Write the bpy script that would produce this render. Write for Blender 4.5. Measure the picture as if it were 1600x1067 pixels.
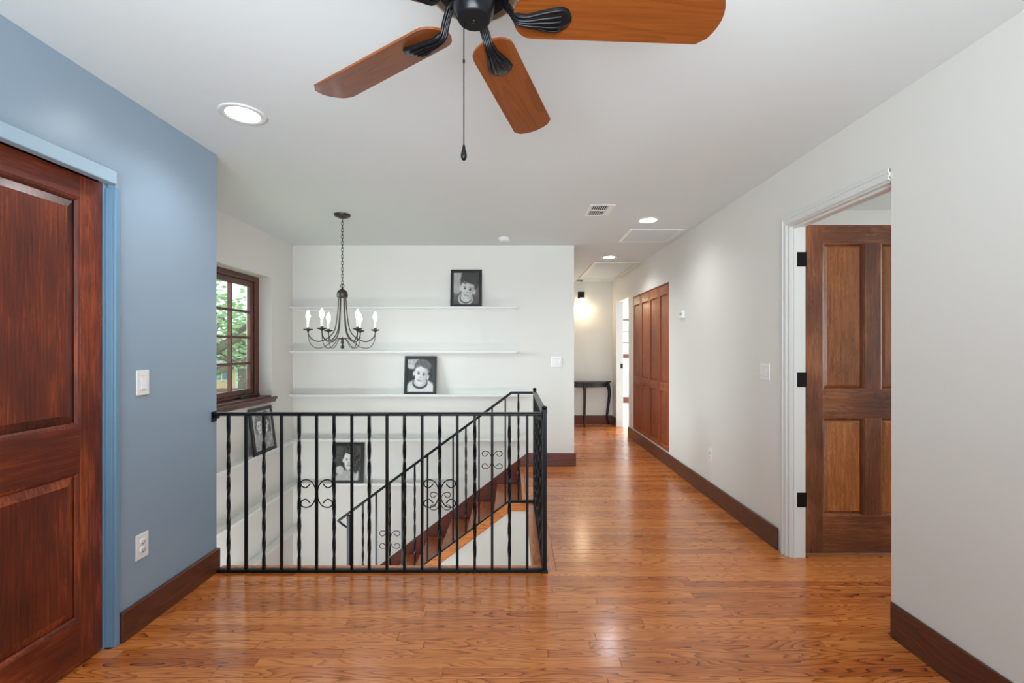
import bpy, math, random
from mathutils import Vector, Matrix
random.seed(7)
PI = math.pi
scene = bpy.context.scene
for o in list(bpy.data.objects):
    bpy.data.objects.remove(o)
COL = scene.collection

# ------------------------------------------------------------------ camera
EYE, CEIL = 1.305, 2.44
cam_d = bpy.data.cameras.new('camera'); cam = bpy.data.objects.new('camera', cam_d); COL.objects.link(cam)
cam.location = (0, 0, EYE); cam.rotation_euler = (PI/2, 0, 0)
cam_d.sensor_width = 36; cam_d.lens = 16.0
cam_d.shift_x = -0.00094; cam_d.shift_y = 0.00625
cam_d.clip_start = 0.05; cam_d.clip_end = 300
scene.camera = cam
# ------------------------------------------------------------------ view, world, big lights
scene.view_settings.view_transform = 'Standard'
try: scene.view_settings.look = 'None'
except Exception: pass
scene.view_settings.exposure = 0.1
scene.view_settings.gamma = 1
scene.view_settings.use_curve_mapping = False
w = bpy.data.worlds.new('overcast'); scene.world = w; w.use_nodes = True
bg = w.node_tree.nodes['Background']
bg.inputs[0].default_value = (0.93, 0.97, 1.0, 1); bg.inputs[1].default_value = 1.6

def area(name, loc, rot, sx, sy, power, col=(1, 1, 1)):
    d = bpy.data.lights.new(name, 'AREA'); d.shape = 'RECTANGLE'; d.size = sx; d.size_y = sy
    d.energy = power; d.color = col
    o = bpy.data.objects.new(name, d); COL.objects.link(o); o.location = loc; o.rotation_euler = rot
    return o
def point(name, loc, power, r=.03, col=(1, .93, .85)):
    d = bpy.data.lights.new(name, 'POINT'); d.energy = power; d.shadow_soft_size = r; d.color = col
    o = bpy.data.objects.new(name, d); COL.objects.link(o); o.location = loc
    return o
def spot(name, loc, power, angle, blend=.6, r=.06, col=(.92, .97, 1)):
    d = bpy.data.lights.new(name, 'SPOT'); d.energy = power; d.shadow_soft_size = r; d.color = col
    d.spot_size = angle; d.spot_blend = blend
    o = bpy.data.objects.new(name, d); COL.objects.link(o); o.location = loc
    return o
# daylight through the wide window of the room behind the camera
area('window_daylight_rear', (0, -2.75, 1.35), (PI/2, 0, 0), 3.0, 1.9, 26, (.80, .92, 1))
# added fill light behind the camera, aimed up to brighten the ceiling
fl = area('ceiling_fill', (-.2, -.9, 1.35), (math.radians(123), 0, math.radians(-3)), 2.2, 1.2, 64, (.80, .925, 1)); fl.data.spread = math.radians(110)
# daylight through the stairwell window
area('window_daylight_stair', (-13.0, .6, 3.4), (math.radians(79), 0, math.radians(-73)), 5.0, 4.0, 2700, (.86, .95, 1))
# added unseen lights that brighten the white stairwell walls from below
area('lower_hall_fill', (-.9, 3.3, -2.6), (PI, 0, 0), 1.6, .9, 48, (.84, .95, 1))
area('lower_stair_fill', (-1.78, 2.80, -.80), (math.radians(98), 0, 0), 1.2, .6, 20, (.84, .95, 1))  # added, hidden under the floor edge to lighten the lower walls
# bedroom beside the landing
area('bedroom_daylight', (4.4, 2.2, 1.5), (PI/2, 0, PI/2), 1.6, 1.4, 36, (.84, .94, 1))
# added light under the end bedroom ceiling, brightens room and hall
area('end_bedroom_fill', (3.2, 8.8, 2.4), (0, 0, 0), 1.2, 1.2, 160, (.97, .99, 1))

# ------------------------------------------------------------------ material helpers
def srgb(r, g, b):
    f = lambda c: (c/255/12.92) if c/255 <= .04045 else ((c/255+.055)/1.055)**2.4
    return (f(r), f(g), f(b), 1)
def newmat(name):
    m = bpy.data.materials.new(name); m.use_nodes = True
    nt = m.node_tree; b = nt.nodes['Principled BSDF']
    return m, nt, b
def L(nt, a, b): nt.links.new(a, b)
def simple(name, col, rough=.5, metal=0., bump=0., bscale=200., coat=0., var=0., spec=.5):
    m, nt, b = newmat(name)
    b.inputs['Base Color'].default_value = col
    b.inputs['Roughness'].default_value = rough; b.inputs['Metallic'].default_value = metal
    b.inputs['Coat Weight'].default_value = coat; b.inputs['Specular IOR Level'].default_value = spec
    tc = nt.nodes.new('ShaderNodeTexCoord')
    if bump or var:
        n = nt.nodes.new('ShaderNodeTexNoise'); n.inputs['Scale'].default_value = bscale; n.inputs['Detail'].default_value = 4
        L(nt, tc.outputs['Object'], n.inputs['Vector'])
        if bump:
            bp = nt.nodes.new('ShaderNodeBump'); bp.inputs['Strength'].default_value = bump; bp.inputs['Distance'].default_value = .002
            L(nt, n.outputs['Fac'], bp.inputs['Height']); L(nt, bp.outputs['Normal'], b.inputs['Normal'])
        if var:
            mx = nt.nodes.new('ShaderNodeMix'); mx.data_type = 'RGBA'
            mx.inputs['A'].default_value = tuple(c*(1-var) for c in col[:3])+(1,)
            mx.inputs['B'].default_value = tuple(min(1, c*(1+var)) for c in col[:3])+(1,)
            L(nt, n.outputs['Fac'], mx.inputs['Factor']); L(nt, mx.outputs['Result'], b.inputs['Base Color'])
    return m
def emit(name, col, strength):
    m, nt, b = newmat(name)
    b.inputs['Base Color'].default_value = col
    b.inputs['Emission Color'].default_value = col; b.inputs['Emission Strength'].default_value = strength
    return m
def math_node(nt, op, a, b=None):
    n = nt.nodes.new('ShaderNodeMath'); n.operation = op
    for i, v in enumerate((a, b)):
        if v is None: continue
        if hasattr(v, 'links'): L(nt, v, n.inputs[i])
        else: n.inputs[i].default_value = v
    return n.outputs[0]
def wood(name, dark, mid, light, axis='Z', rough=.35, coat=.0, cathedral=.6, lines=26., vary=.25, blotch=.3, coat_rough=.12, fine=1.0, freq=1.0, ringpow=2.2):
    """stained timber: long stretched noise whose contour lines read as growth rings"""
    m, nt, b = newmat(name)
    tc = nt.nodes.new('ShaderNodeTexCoord'); oi = nt.nodes.new('ShaderNodeObjectInfo'); ge = nt.nodes.new('ShaderNodeNewGeometry')
    rnd = math_node(nt, 'FRACT', math_node(nt, 'ADD', oi.outputs['Random'], math_node(nt, 'MULTIPLY', ge.outputs['Random Per Island'], 7.31)))
    off = nt.nodes.new('ShaderNodeCombineXYZ')
    for i, k in enumerate((37., 53., 71.)): L(nt, math_node(nt, 'MULTIPLY', rnd, k), off.inputs[i])
    va = nt.nodes.new('ShaderNodeVectorMath'); va.operation = 'ADD'
    L(nt, tc.outputs['Object'], va.inputs[0]); L(nt, off.outputs[0], va.inputs[1])
    def stretched(along, across, detail, scale=1.):
        mp = nt.nodes.new('ShaderNodeMapping')
        mp.inputs['Scale'].default_value = {'X': (along, across, across), 'Y': (across, along, across), 'Z': (across, across, along)}[axis]
        L(nt, va.outputs[0], mp.inputs['Vector'])
        n = nt.nodes.new('ShaderNodeTexNoise'); n.inputs['Scale'].default_value = scale; n.inputs['Detail'].default_value = detail
        n.inputs['Roughness'].default_value = .55
        L(nt, mp.outputs[0], n.inputs['Vector']); return n.outputs['Fac']
    big = stretched(1.1*freq, 11.*freq, 1.0)
    rings = math_node(nt, 'FRACT', math_node(nt, 'MULTIPLY', big, lines))
    rings = math_node(nt, 'POWER', rings, ringpow)
    fib = stretched(6., 260.*fine, 3.0)
    blot = stretched(2.2, 4.5, 2.0)
    g = math_node(nt, 'ADD', math_node(nt, 'MULTIPLY', rings, cathedral), math_node(nt, 'MULTIPLY', fib, 1-cathedral))
    g = math_node(nt, 'ADD', g, math_node(nt, 'MULTIPLY', math_node(nt, 'SUBTRACT', blot, .5), blotch*2))
    g = math_node(nt, 'ADD', g, math_node(nt, 'MULTIPLY', math_node(nt, 'SUBTRACT', rnd, .5), vary))
    cr = nt.nodes.new('ShaderNodeValToRGB')
    e = cr.color_ramp.elements
    e[0].position = .08; e[0].color = light; e[1].position = .95; e[1].color = dark
    k = e.new(.42); k.color = mid
    L(nt, g, cr.inputs['Fac']); L(nt, cr.outputs['Color'], b.inputs['Base Color'])
    b.inputs['Roughness'].default_value = rough
    b.inputs['Coat Weight'].default_value = coat; b.inputs['Coat Roughness'].default_value = coat_rough
    bp = nt.nodes.new('ShaderNodeBump'); bp.inputs['Strength'].default_value = .12; bp.inputs['Distance'].default_value = .001
    L(nt, g, bp.inputs['Height']); L(nt, bp.outputs['Normal'], b.inputs['Normal'])
    return m

M = {}
M['wall'] = simple('white_wall_paint', srgb(226, 224, 218), .62, bump=.06, bscale=260)
M['ceil'] = simple('white_ceiling_paint', srgb(221, 227, 227), .7, bump=.05, bscale=200)
M['blue'] = simple('blue_wall_paint', srgb(144, 163, 180), .30, bump=.05, bscale=260)
M['blue_trim'] = simple('blue_trim_paint', srgb(112, 148, 174), .35, bump=.05, bscale=120)
M['blue_header'] = simple('blue_trim_paint_lit', srgb(158, 182, 198), .35, bump=.05, bscale=120)  # same blue trim paint, lightened to imitate light on the header
M['white_trim'] = simple('white_trim_paint', srgb(222, 222, 218), .35)
M['shelf'] = simple('white_shelf_paint', srgb(232, 232, 229), .45)
M['plastic'] = simple('white_plastic', srgb(236, 236, 233), .3)
M['grille'] = simple('grey_white_grille', srgb(200, 199, 196), .5)
M['dark_hole'] = simple('dark_duct', srgb(5, 5, 5), .9, spec=.1)
M['iron'] = simple('black_wrought_iron', srgb(14, 18, 22), .32, .55, bump=.08, bscale=90)
M['bronze'] = simple('dark_bronze', srgb(30, 30, 33), .30, .6)
M['chand'] = simple('pewter_bronze', srgb(74, 70, 63), .42, .75, var=.25, bscale=60)
M['black_metal'] = simple('black_metal', srgb(12, 12, 13), .4, .5)
M['frame'] = simple('black_frame', srgb(28, 29, 29), .35)
M['candle'] = simple('candle_sleeve', srgb(240, 238, 232), .5)
M['bulb'] = emit('lit_bulb', (.97, .97, 1, 1), 24)
M['lens'] = emit('lit_lens', (1, .99, .97, 1), 9)
M['shade'] = emit('lit_shade', (1, .86, .62, 1), 5)
M['oak'] = wood('oak_floor', srgb(84, 38, 14), srgb(186, 99, 39), srgb(214, 130, 62), 'X', .25, .45, .62, 20., .42, .12, .16, 1., 1.15, 3.6)
M['oak_y'] = wood('oak_floor_cross', srgb(84, 38, 14), srgb(186, 99, 39), srgb(214, 130, 62), 'Y', .25, .45, .5, 20., .35, .12, .16, 1., 1.15, 3.6)
M['door_v'] = wood('mahogany_stain_upright', srgb(36, 11, 6), srgb(106, 40, 18), srgb(164, 76, 34), 'Z', .40, .10, .12, 22., .18, .62, .2, .45, 2.2)
M['door_h'] = wood('mahogany_stain_level', srgb(36, 11, 6), srgb(106, 40, 18), srgb(164, 76, 34), 'Y', .40, .10, .12, 22., .18, .62, .2, .45, 2.2)
M['alder_v'] = wood('alder_upright', srgb(48, 25, 15), srgb(116, 66, 38), srgb(158, 98, 60), 'Z', .4, .1, .2, 18., .2, .6, .12, .4, 1.6)
M['alder_h'] = wood('alder_level', srgb(48, 25, 15), srgb(116, 66, 38), srgb(158, 98, 60), 'X', .4, .1, .2, 18., .2, .6, .12, .4, 1.6)
M['alder_p'] = wood('alder_panel', srgb(84, 42, 18), srgb(158, 94, 44), srgb(196, 130, 70), 'Z', .4, .1, .22, 16., .3, .35, .12, .32, 2.4)
M['bifold_v'] = wood('cherry_upright', srgb(70, 26, 10), srgb(142, 66, 26), srgb(176, 92, 40), 'Z', .46, .05, .3, 20., .2, .3)
M['bifold_h'] = wood('cherry_level', srgb(70, 26, 10), srgb(142, 66, 26), srgb(176, 92, 40), 'Y', .36, .15, .35, 20., .2, .3)
M['base_y'] = wood('baseboard_wood', srgb(40, 18, 11), srgb(88, 44, 27), srgb(118, 66, 42), 'Y', .36, .15, .35, 18., .1, .3)
M['base_x'] = wood('baseboard_wood_cross', srgb(48, 16, 10), srgb(98, 40, 24), srgb(124, 56, 34), 'X', .36, .15, .35, 18., .1, .3)
M['win_wood'] = wood('window_wood', srgb(46, 19, 10), srgb(92, 43, 25), srgb(122, 64, 40), 'Z', .35, .2, .35, 18., .1, .3)
M['win_wood_y'] = wood('window_wood_level', srgb(46, 19, 10), srgb(92, 43, 25), srgb(122, 64, 40), 'Y', .35, .2, .35, 18., .1, .3)
M['blade'] = wood('fan_blade_walnut', srgb(90, 42, 12), srgb(122, 62, 18), srgb(138, 76, 28), 'X', .42, .05, .25, 10., .05, .12)
M['table'] = simple('dark_table_wood', srgb(22, 15, 13), .45, coat=.05, var=.3, bscale=12)
M['tread'] = wood('stair_tread_oak', srgb(104, 52, 22), srgb(172, 92, 42), srgb(198, 116, 60), 'Y', .3, .3, .5, 20., .3, .15, .2)
M['grass'] = simple('lawn', srgb(124, 160, 98), .9, var=.3, bscale=3)
M['bark'] = simple('oak_bark', srgb(128, 118, 108), .9, var=.3, bscale=6)
M['leaf'] = simple('leaves', srgb(166, 196, 146), .6, var=.4, bscale=1.2)
M['house'] = simple('cream_render', srgb(232, 214, 168), .8)
M['roof'] = simple('grey_shingle', srgb(170, 172, 172), .9, var=.12, bscale=4)
M['house_white'] = simple('white_house_trim', srgb(245, 245, 245), .6)
M['house_glass'] = simple('house_glass', srgb(140, 156, 168), .15)
M['house_step'] = simple('brick_step', srgb(150, 110, 98), .8)
def glass_mat():
    m, nt, b = newmat('window_glass')
    nt.nodes.remove(b)
    out = [n for n in nt.nodes if n.type == 'OUTPUT_MATERIAL'][0]
    t = nt.nodes.new('ShaderNodeBsdfTransparent'); t.inputs[0].default_value = (.93, .97, .96, 1)
    g = nt.nodes.new('ShaderNodeBsdfGlossy'); g.inputs['Roughness'].default_value = .02
    fr = nt.nodes.new('ShaderNodeFresnel'); fr.inputs[0].default_value = 1.45
    mx = nt.nodes.new('ShaderNodeMixShader')
    ge = nt.nodes.new('ShaderNodeNewGeometry')
    L(nt, math_node(nt, 'MULTIPLY', fr.outputs[0], math_node(nt, 'SUBTRACT', 1.0, ge.outputs['Backfacing'])), mx.inputs[0]); L(nt, t.outputs[0], mx.inputs[1]); L(nt, g.outputs[0], mx.inputs[2]); L(nt, mx.outputs[0], out.inputs[0])
    return m
M['glass'] = glass_mat()
def print_mat():
    m, nt, b = newmat('photo_print')
    a = nt.nodes.new('ShaderNodeVertexColor'); a.layer_name = 'print'
    L(nt, a.outputs['Color'], b.inputs['Base Color']); b.inputs['Roughness'].default_value = .25
    return m
M['print'] = print_mat()

# ------------------------------------------------------------------ mesh helpers
class MB:
    def __init__(s): s.v = []; s.f = []; s.sm = []
    def add(s, verts, faces, smooth=False, mat=None):
        n = len(s.v)
        for p in verts:
            p = Vector(p); s.v.append(tuple(mat @ p) if mat else tuple(p))
        for f in faces: s.f.append(tuple(i+n for i in f)); s.sm.append(smooth)
        return s
    def box(s, x0, x1, y0, y1, z0, z1, mat=None):
        x0, x1 = min(x0, x1), max(x0, x1); y0, y1 = min(y0, y1), max(y0, y1); z0, z1 = min(z0, z1), max(z0, z1)
        return s.add([(x0,y0,z0),(x1,y0,z0),(x1,y1,z0),(x0,y1,z0),(x0,y0,z1),(x1,y0,z1),(x1,y1,z1),(x0,y1,z1)],
            [(0,3,2,1),(4,5,6,7),(0,1,5,4),(1,2,6,5),(2,3,7,6),(3,0,4,7)], False, mat)
    def loft(s, rings, closed=True, caps=True, smooth=True, mat=None):
        n = len(rings[0]); vs = [p for r in rings for p in r]; fs = []
        for i in range(len(rings)-1):
            for j in range(n if closed else n-1):
                k = (j+1) % n
                fs.append((i*n+j, i*n+k, (i+1)*n+k, (i+1)*n+j))
        s.add(vs, fs, smooth, mat)
        if caps:
            s.add(rings[0], [tuple(reversed(range(n)))], False, mat); s.add(rings[-1], [tuple(range(n))], False, mat)
        return s
    def tube(s, path, r, n=8, caps=True, mat=None):
        P = [Vector(p) for p in path]; rings = []; up = None
        for i, p in enumerate(P):
            t = (P[min(i+1, len(P)-1)] - P[max(i-1, 0)]).normalized()
            if up is None:
                up = Vector((0, 0, 1)) if abs(t.z) < .9 else Vector((1, 0, 0))
            a = up - t*up.dot(t)
            if a.length < 1e-6: a = t.orthogonal()
            a.normalize(); up = a; b = t.cross(a)
            rr = r[i] if isinstance(r, (list, tuple)) else r
            rings.append([tuple(p + (a*math.cos(2*PI*k/n) + b*math.sin(2*PI*k/n))*rr) for k in range(n)])
        return s.loft(rings, True, caps, True, mat)
    def lathe(s, prof, n=24, c=(0, 0, 0), mat=None, smooth=True):
        rings = [[(c[0]+r*math.cos(2*PI*k/n), c[1]+r*math.sin(2*PI*k/n), c[2]+z) for k in range(n)] for r, z in prof]
        return s.loft(rings, True, True, smooth, mat)
    def prism(s, poly, lo, hi, plane='XZ', mat=None):
        def P(a, b, c): return {'XZ': (a, c, b), 'XY': (a, b, c), 'YZ': (c, a, b)}[plane]
        n = len(poly)
        vs = [P(a, b, lo) for a, b in poly] + [P(a, b, hi) for a, b in poly]
        fs = [tuple(range(n)), tuple(reversed(range(n, 2*n)))] + [(i, i+n, (i+1) % n + n, (i+1) % n) for i in range(n)]
        return s.add(vs, fs, False, mat)
    def sweep(s, path, prof, mat=None):
        """profile points (side, up) along a polyline that lies in a vertical plane, mitred"""
        P = [Vector(p) for p in path]; d = P[-1]-P[0]; h = Vector((d.x, d.y, 0)).normalized(); side = Vector((h.y, -h.x, 0))
        rings = []
        for i, p in enumerate(P):
            t0 = (P[i]-P[i-1]).normalized() if i else (P[1]-P[0]).normalized()
            t1 = (P[i+1]-P[i]).normalized() if i < len(P)-1 else t0
            n0 = side.cross(t0); n1 = side.cross(t1); n = (n0+n1).normalized(); n = n/max(.35, n.dot(n0))
            rings.append([tuple(p + side*a + n*b) for a, b in prof])
        return s.loft(rings, True, True, False, mat)
    def mesh(s, name):
        me = bpy.data.meshes.new(name); me.from_pydata(s.v, [], s.f)
        me.polygons.foreach_set('use_smooth', s.sm); me.update()
        import bmesh
        bm = bmesh.new(); bm.from_mesh(me); bmesh.ops.recalc_face_normals(bm, faces=bm.faces); bm.to_mesh(me); bm.free()
        return me
def link(name, me, m=None, parent=None, loc=None, rot=None):
    o = bpy.data.objects.new(name, me); COL.objects.link(o)
    if m is not None and not me.materials: me.materials.append(m)
    if parent is not None: o.parent = parent
    if loc is not None: o.location = loc
    if rot is not None: o.rotation_euler = rot
    return o
def bevel(o, wd=.003, seg=2):
    b = o.modifiers.new('bevel', 'BEVEL'); b.width = wd; b.segments = seg; b.limit_method = 'ANGLE'; b.angle_limit = .6
    return o
def tag(o, label, cat=None, group=None, kind=None):
    if label: o['label'] = label
    if cat: o['category'] = cat
    if group: o['group'] = group
    if kind: o['kind'] = kind
    return o
def thing(name, loc, label, cat, group=None, rot=None, kind=None):
    o = bpy.data.objects.new(name, None); COL.objects.link(o); o.location = loc; o.empty_display_size = .1
    if rot is not None: o.rotation_euler = rot
    return tag(o, label, cat, group, kind)
def part(name, mb, m, parent, label=None, bev=0, loc=None, rot=None, kind=None):
    o = link(name, mb.mesh(name), m, parent, loc, rot)
    if bev: bevel(o, bev)
    if label: o['label'] = label
    if kind: o['kind'] = kind
    return o
def struct(name, mb, m, label=None, cat=None, bev=0, loc=None):
    o = link(name, mb.mesh(name), m, None, loc)
    if bev: bevel(o, bev)
    return tag(o, label, cat, None, 'structure')
def catmull(P, k=6):
    P = [Vector(p) for p in P]; out = []
    for i in range(len(P)-1):
        a, b, c, d = P[max(i-1, 0)], P[i], P[i+1], P[min(i+2, len(P)-1)]
        for j in range(k):
            t = j/k
            out.append(.5*((2*b)+(c-a)*t+(2*a-5*b+4*c-d)*t*t+(3*b-a-3*c+d)*t**3))
    out.append(P[-1]); return out

# ------------------------------------------------------------------ key dimensions (metres, camera at x=y=0)
XL, XR, XN = -1.7435, 1.716, 1.7155         # blue wall, far right wall, near right wall
XS = -2.436                                # stairwell side wall
YF, YH = 5.04, 7.85                        # ledge wall, end wall of the hall
YB = -2.6
XHALL = .677
WELL_F, WELL_B, WELL_R = 2.735, 3.85, .115
LOW = -2.75

# ------------------------------------------------------------------ floor
b = MB()
b.box(XL-.12, XN, YB, .887, -.15, 0)
b.box(XL-.12, XN+.135, .887, 2.66, -.15, -.012)
b.box(XL, .25, 2.66, WELL_F-.02, -.15, -.012)
b.box(WELL_R+.02, XR+.12, 2.66, YF, -.15, -.012)
b.box(XHALL-.1, XR+.12, YF, YH, -.15, -.012)
b.box(1.845, 2.7, 2.06, 2.835, -.15, -.012); b.box(1.845, 2.7, .5, 2.06, -.15, 0); b.box(1.845, 2.7, 2.835, 3.75, -.15, 0); b.box(2.7, 4.6, .5, 3.75, -.15, 0)
floor = struct('floor', b, M['oak'], 'glossy orange-brown oak strip floor of the landing and hall', 'floor')
PW = .0572
planks = []
def plank_row(y, x0, x1):
    x = x0 - random.random()*.7; first = True
    while x < x1-.02:
        ln = random.uniform(.45, 1.65); a, c = max(x, x0), min(x+ln, x1)
        if x1 - c < .12: c = x1
        if c-a > .02: planks.append((a, c, y)); 
        x = c
DY0, DY1, DZ = 1.12, 1.994, 2.035
y = 2.66 - PW*31
while y < YH-.01:
    yc = y+PW/2
    if yc < 2.66: x0 = XL-.115 if DY0 < yc < DY1-.03 else XL
    elif yc < WELL_B: x0 = .255
    elif yc < YF: x0 = WELL_R
    else: x0 = XHALL
    x1 = XN if yc < 2.06 else 2.7 if yc < 2.835 else XR
    if 6.75 < yc < 7.53: x1 = XR+.12
    plank_row(y, x0, x1); y += PW
def add_plank(mb, a, c, y, ox=0., oy=0.):
    g = .0004; ch = .0012; x0, x1, y0, y1 = a+g-ox, c-g-ox, y+g-oy, min(y+PW, YH)-g-oy
    lo = [(x0,y0,-.012),(x1,y0,-.012),(x1,y1,-.012),(x0,y1,-.012)]
    md = [(x0,y0,-ch),(x1,y0,-ch),(x1,y1,-ch),(x0,y1,-ch)]
    hi = [(x0+ch,y0+ch,0),(x1-ch,y0+ch,0),(x1-ch,y1-ch,0),(x0+ch,y1-ch,0)]
    mb.loft([lo, md, hi], True, True, False)
planks.sort(key=lambda p: p[2])
for a, c, yy in planks[:300]:
    mb = MB(); cx, cy = (a+c)/2, yy+PW/2
    add_plank(mb, a, c, yy, cx, cy)
    part('floor_plank', mb, M['oak'], floor, loc=(cx, cy, 0))
if len(planks) > 300:
    mb = MB()
    for p in planks[300:]: add_plank(mb, *p)
    part('distant_planks', mb, M['oak'], floor, kind='stuff')
# border boards and nosings round the stair opening
def board(name, x0, x1, y0, y1, z0, z1, m, parent, bev=.004):
    mb = MB(); cx, cy, cz = (x0+x1)/2, (y0+y1)/2, (z0+z1)/2
    mb.box(x0-cx, x1-cx, y0-cy, y1-cy, z0-cz, z1-cz)
    return part(name, mb, m, parent, bev=bev, loc=(cx, cy, cz))
board('nosing_board', XL, .2, 2.6615, WELL_F, -.035, 0, M['oak'], floor)
board('nosing_board', WELL_R-.005, .2, WELL_F+.001, WELL_B-.002, -.035, 0, M['oak_y'], floor)
board('border_plank', .2012, .2538, 2.6615, WELL_B-.001, -.012, 0, M['oak_y'], floor, .001)
board('fascia', XL, WELL_R, WELL_F-.016, WELL_F-.004, -.3, -.036, M['wall'], floor, 0)

# ------------------------------------------------------------------ ceiling
b = MB(); b.box(-2.6, 4.7, YB-.15, 11.0, CEIL, CEIL+.12)
struct('ceiling', b, M['ceil'], 'flat white painted ceiling over the landing and hall', 'ceiling')

# ------------------------------------------------------------------ walls
DY0, DY1, DZ = 1.12, 1.994, 2.035          # sliding door opening in the blue wall
b = MB()
b.box(XL-.12, XL, YB, DY0, 0, CEIL); b.box(XL-.12, XL, DY0, DY1, DZ, CEIL); b.box(XL-.12, XL, DY1, 2.677, 0, CEIL)
struct('wall_left', b, M['blue'], 'slate blue painted wall on the left, with the dark panelled door', 'wall')
b = MB(); b.box(XS-.15, XL-.12, 2.557, 2.677, LOW, CEIL); b.box(XL-.12, XL, 2.657, 2.677, LOW, -.16); b.box(XS-.15, XL-.12, 1.0, 1.12, 0, CEIL)
b.box(XL-.34, XL-.30, 1.12, 2.55, 0, CEIL)
struct('wall_closet_left', b, M['wall'], 'white wall returning behind the blue wall', 'wall')
# stairwell side wall with the window opening
WY0, WY1, WZ0, WZ1 = 3.02, 4.594, .80, 2.0126
b = MB()
b.box(XS-.19, XS, 2.677, WY0, LOW, CEIL); b.box(XS-.19, XS, WY1, YF, LOW, CEIL)
b.box(XS-.19, XS, WY0, WY1, LOW, WZ0); b.box(XS-.19, XS, WY0, WY1, WZ1, CEIL)
struct('wall_stairwell', b, M['wall'], 'white stairwell side wall with the wooden window', 'wall')
b = MB(); b.box(XS-.19, XHALL, YF, YF+.12, LOW, CEIL)
struct('wall_back', b, M['wall'], 'white wall with narrow picture ledges beyond the stair', 'wall')
b = MB(); b.box(XHALL-.12, XHALL, YF+.12, YH, 0, CEIL)
struct('wall_hall', b, M['wall'], 'white left wall of the narrow hall', 'wall')
b = MB(); b.box(XHALL-.12, XR+.12, YH, YH+.12, 0, CEIL)
struct('wall_end', b, M['wall'], 'white wall at the end of the hall, lit by the sconce', 'wall')
CY0, CY1, CZ0, CZ1 = 5.008, 6.52, .145, 2.035     # closet
HY0, HY1, HZ = 6.75, 7.53, 2.072                   # hall doorway
RY0, RY1, RZ = 2.071, 2.845, 2.072                 # bedroom doorway
b = MB(); T0, T1 = XR, XR+.105
b.box(T0, T1, 2.059, RY1, RZ, CEIL); b.box(T0, T1, RY1, CY0, 0, CEIL)
b.box(T0, T1, CY0, CY1, CZ1, CEIL); b.box(T0, T1, CY0, CY1, 0, CZ0); b.box(T0, T1, CY1, HY0, 0, CEIL)
b.box(T0, T1, HY0, HY1, HZ, CEIL); b.box(T0, T1, HY1, YH, 0, CEIL)
b.box(XR+.09, T1, CY0, CY1, CZ0, CZ1)
struct('wall_right', b, M['wall'], 'white right wall of the hall with the closet doors', 'wall')
b = MB(); b.box(XN, T1, YB, 2.064, 0, CEIL)
struct('wall_near_right', b, M['wall'], 'plain white wall nearest the camera on the right', 'wall')
# rear wall with a wide window opening behind the camera
b = MB(); b.box(XL-.12, XN+.135, YB-.12, YB, 0, .4); b.box(XL-.12, XN+.135, YB-.12, YB, 2.3, CEIL)
b.box(XL-.12, -1.5, YB-.12, YB, .4, 2.3); b.box(1.5, XN+.135, YB-.12, YB, .4, 2.3)
struct('wall_rear', b, M['wall'], 'white wall with a wide window opening, behind the camera', 'wall')
# bedroom behind the open door, and the end bedroom
b = MB(); b.box(T1, 4.7, 3.75, 3.87, 0, CEIL); b.box(T1, 4.7, .38, .5, 0, CEIL); b.box(4.6, 4.7, .5, 3.75, 0, CEIL)
struct('wall_bedroom', b, M['wall'], 'pale wall of the bedroom behind the open brown door', 'wall')
BY = 10.8; BW = (2.42, 3.4, 1.07, 2.0)
b = MB(); b.box(T1, BW[0], BY, BY+.12, 0, CEIL); b.box(BW[1], 4.7, BY, BY+.12, 0, CEIL)
b.box(BW[0], BW[1], BY, BY+.12, 0, BW[2]); b.box(BW[0], BW[1], BY, BY+.12, BW[3], CEIL)
b.box(T1, 4.7, 6.55, 6.67, 0, CEIL); b.box(4.6, 4.7, 6.67, BY, 0, CEIL); b.box(XR, T1, YH+.12, BY+.12, 0, CEIL)
struct('wall_end_bedroom', b, M['wall'], 'pale wall of the room seen through the hall doorway', 'wall')
b = MB(); b.box(T1, 4.6, 6.67, BY, -.1, 0)
struct('floor_end_bedroom', b, simple('floor_sheen_pale', srgb(205, 206, 206), .3), 'shiny floor of the room past the hall doorway, paled to imitate window sheen', 'floor')  # window reflection put into the floor colour as a pale tone
b = MB(); b.box(T1+.001, 4.6, BY-.02, BY, 0, .14)
struct('baseboard_end_bedroom', b, M['base_x'], 'brown baseboard in the room past the hall doorway', 'baseboard')
# storey below
b = MB(); b.box(XS-.15, 2.4, 1.6, YF+.1, LOW-.1, LOW); struct('floor_lower', b, M['oak'], 'wooden floor of the storey below the stair', 'floor')
b = MB(); b.box(XS-.15, 2.4, 1.5, 1.6, LOW, -.15); b.box(2.4, 2.5, 1.6, YF, LOW, -.15); b.box(XHALL, 2.4, YF, YF+.1, LOW, -.15)
struct('wall_lower', b, M['wall'], 'white walls of the storey below the stair', 'wall')
b = MB(); b.box(.125, .16, WELL_F, WELL_B, -.5, -.036)
struct('wall_well_right', b, M['wall'], 'white right side of the stair opening', 'wall')

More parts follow.
